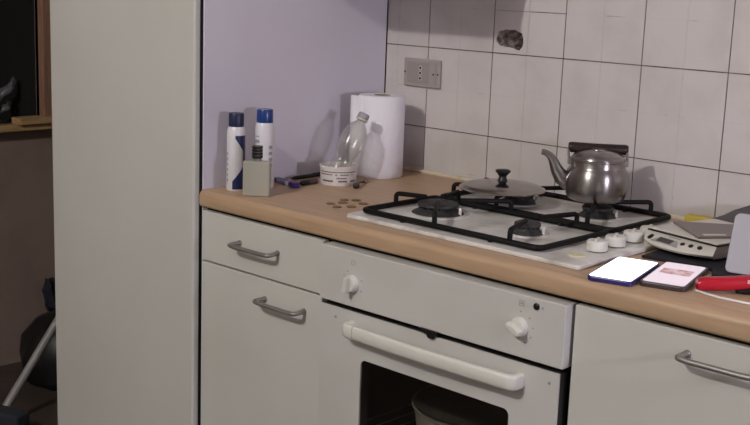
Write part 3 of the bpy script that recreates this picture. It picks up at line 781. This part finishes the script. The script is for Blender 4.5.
# ------------------------------------------------------------------ right-hand clutter
tag(obj('black_cloth', prism(NB(), [(.995, -.385), (1.068, -.376), (1.128, -.374), (1.146, -.412), (1.205, -.412), (1.215, -.25), (1.17, -.24), (1.06, -.25), (.99, -.30)], .8802, .8862), M['cloth'], bevel=.002),
    'flat black cloth lying in front of the kitchen scale', 'cloth')
t = thing('grey_device', 'smooth light grey upright panel at the right edge of the worktop', 'device')
a15 = math.radians(14)
Mx = TR((1.158, -.389, .8865), a15) @ Matrix.Rotation(math.radians(-27), 4, 'X')
b = NB(); prism(b, [(.135 + x, .0545 + y) for x, y in rrect(.27, .107, .010, 5)], -.004, .004, Mx @ FRONT); obj('upright_panel', b, M['greydev'], t, bevel=.0015)
Mb = TR((1.158, -.389, .8865), a15); b = NB(); box(b, .02, .25, .062, .080, .0002, .012, Mb); 
box(b, .12, .15, .010, .062, .0002, .010, Mb); obj('stand', b, M['black'], t)
# dark folded cloth at the wall
b = NB()
pts = [(.945, .884), (.972, .910), (1.005, .925), (1.028, .940), (1.05, .943), (1.09, .940), (1.15, .938), (1.2, .93), (1.2, .884)]
va = [b.verts.new((x, -.105, z)) for x, z in pts]; vb = [b.verts.new((x + .01, -.045, z + (.006 if z > .89 else 0))) for x, z in pts]; vc = [b.verts.new((x + .015, -.012, z - (.02 if z > .92 else 0))) for x, z in pts]
n = len(pts)
for A, B in ((va, vb), (vb, vc)):
    for k in range(n): b.faces.new((A[k], A[(k + 1) % n], B[(k + 1) % n], B[k]))
b.faces.new(va); b.faces.new(vc)
tag(obj('folded_cloth', b, M['darkcloth'], bevel=.004), 'dark grey folded cloth against the tiles behind the scale', 'cloth')
b = NB(); prism(b, rrect(.062, .024, .004, 3), 0, .022, TR((.925, -.0325, .8806), -.03)); tag(obj('sponge', b, M['sponge'], bevel=.003), 'small yellow sponge at the wall behind the scale', 'sponge')
# red tool
t = thing('red_tool', 'shiny red plastic hand tool with dark grip in front of the grey panel', 'tool')
P0, P1 = Vector((1.1775, -.524, 0)), Vector((1.288, -.420, 0)); an = math.atan2(P1.y - P0.y, P1.x - P0.x); L = (P1 - P0).length
Mx = TR((P0.x, P0.y, ZC), an)
b = NB(); rings = []
for f, w_, z0, z1 in ((0, .010, .005, .020), (.04, .013, .003, .025), (.3, .014, .004, .027), (.6, .016, .010, .031), (1.0, .018, .012, .034)):
    rings.append([b.verts.new(Mx @ Vector((L * f, w_ * math.copysign(abs(math.cos(a)) ** .7, math.cos(a)), (z0 + z1) / 2 + (z1 - z0) / 2 * math.copysign(abs(math.sin(a)) ** .7, math.sin(a))))) for a in [2 * PI * k / 14 for k in range(14)]])
for A, B in zip(rings, rings[1:]):
    for k in range(14): b.faces.new((A[k], A[(k + 1) % 14], B[(k + 1) % 14], B[k]))
b.faces.new(rings[0]); b.faces.new(rings[-1])
bd = obj('red_shell', b, M['red'], t, smooth=True)
b = NB(); rings = []
for f, w_, z0, z1 in ((.42, .008, .001, .010), (.55, .013, .0, .014), (1.0, .015, .0, .016)):
    rings.append([b.verts.new(Mx @ Vector((L * f, w_ * math.cos(a) - .004, (z0 + z1) / 2 + (z1 - z0) / 2 * math.sin(a)))) for a in [2 * PI * k / 12 for k in range(12)]])
for A, B in zip(rings, rings[1:]):
    for k in range(12): b.faces.new((A[k], A[(k + 1) % 12], B[(k + 1) % 12], B[k]))
b.faces.new(rings[0]); b.faces.new(rings[-1]); obj('dark_grip', b, M['black'], t, smooth=True)
b = NB()
for k in range(7):
    u = L * (.50 + .045 * k); box(b, u, u + L * .03, -.0167 - .002 * (k / 7), -.0150, .0205, .0265, Mx)
obj('printed_letters', b, M['pale'], bd)
b = NB(); tube(b, [Vector((1.1765, -.5235, ZC + .0022)), Vector((1.195, -.529, ZC + .0022)), Vector((1.223, -.535, ZC + .0022)), Vector((1.271, -.531, ZC + .0022)), Vector((1.34, -.50, ZC + .0022)), Vector((1.45, -.42, ZC + .0022))], .0022, 8)
tag(obj('charging_cable', b, M['cable'], smooth=True), 'thin white cable along the worktop edge below the red tool', 'cable')

# ------------------------------------------------------------------ left margin: broom, rag, plastic sheet
t = thing('broom', 'broom with a pale grey pole leaning behind the tall cabinet', 'broom')
B0, B1 = Vector((-1.0, -.560, .035)), Vector((-1.0, -.012, .745))
b = NB(); tube(b, [B0, B1], .0125, 14); obj('pole', b, M['pole'], t, smooth=True)
b = NB(); box(b, -.11, .11, -.03, .03, .03, .07, TR((-1.0, -.575, 0), .3)); hd = obj('head', b, M['green'], t, bevel=.008)
b = NB()
for k in range(44): 
    u = -.105 + .21 * (k % 22) / 21; v = -.018 if k < 22 else .018
    tube(b, [TR((-1.0, -.575, 0), .3) @ Vector((u, v, .031)), TR((-1.0, -.575, 0), .3) @ Vector((u * 1.1, v * 1.5, .001))], .004, 5)
obj('bristles', b, M['green'], hd)
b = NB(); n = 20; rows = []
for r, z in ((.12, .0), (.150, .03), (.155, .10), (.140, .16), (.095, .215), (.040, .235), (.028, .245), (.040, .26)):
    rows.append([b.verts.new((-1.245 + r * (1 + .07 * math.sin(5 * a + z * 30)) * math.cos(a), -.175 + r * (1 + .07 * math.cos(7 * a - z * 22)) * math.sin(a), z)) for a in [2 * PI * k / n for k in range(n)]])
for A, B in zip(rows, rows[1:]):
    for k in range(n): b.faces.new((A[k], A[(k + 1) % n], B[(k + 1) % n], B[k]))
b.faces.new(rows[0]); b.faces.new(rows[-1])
tag(obj('dark_lump', b, M['black'], smooth=True), 'black bag added in the dark corner behind the broom pole', 'lump')  # black form added for the dark area right of the broom pole
b = NB(); prof = []
for j in range(7):
    z = .285 - .020 * j; w_ = .010 + .014 * math.sin(PI * min(1, (j + .6) / 6))
    prof.append([b.verts.new((XL + .003 + .022 * (1 + .6 * math.sin(a * 3 + j)) * abs(math.sin(a)), -.088 + w_ * math.cos(a) + .004 * math.sin(j * 2.2), z)) for a in [PI * k / 10 for k in range(11)]])
for A, B in zip(prof, prof[1:]):
    for k in range(10): b.faces.new((A[k], A[k + 1], B[k + 1], B[k]))
o = obj('rag', b, M['bluecloth'], smooth=True); md = o.modifiers.new('solid', 'SOLIDIFY'); md.thickness = .003
tag(o, 'dark blue rag hanging on the dim brown wall', 'rag')
t = thing('plastic_sheet', 'crumpled grey plastic strips inside the dark opening', 'plastic')
def strip(p0, p1, w_):
    b = NB(); P0, P1 = Vector(p0), Vector(p1); A = []; B = []
    for k in range(7):
        f = k / 6; c_ = P0.lerp(P1, f) + Vector((.012 * math.sin(k * 1.9), 0, .004 * math.sin(k * 2.3))); ww = w_ * (.5 + .7 * math.sin(PI * (f * .8 + .1)))
        A.append(b.verts.new(c_ + Vector((.01, .2 * ww, -ww)))); B.append(b.verts.new(c_ + Vector((-.01, -.2 * ww, ww))))
    for k in range(6): b.faces.new((A[k], A[k + 1], B[k + 1], B[k]))
    o = obj('strip', b, M['greyplastic'], t, smooth=True); md = o.modifiers.new('solid', 'SOLIDIFY'); md.thickness = .002
strip((-1.6, -.24, .885), (-1.6, -.135, .975), .010); strip((-1.6, -.225, .858), (-1.6, -.155, .895), .008)

# ------------------------------------------------------------------ ceiling lamp
t = thing('ceiling_lamp', 'round ceiling lamp hanging over the middle of the kitchen', 'lamp')
b = NB(); lathe(b, [(.05, 0), (.05, .02), (0, .02)], TR((.60, -3.1, ZT - .021)), 24); obj('ceiling_rose', b, M['ovenplastic'], t, smooth=True)
b = NB(); tube(b, [(.60, -3.1, ZT - .02), (.60, -3.1, 2.70)], .004, 8); obj('cord', b, M['ovenplastic'], t)
b = NB(); lathe(b, [(.02, 2.67), (.022, 2.69), (.01, 2.71)], TR((.60, -3.1, 0)), 16); obj('socket', b, M['ovenplastic'], t, smooth=True)
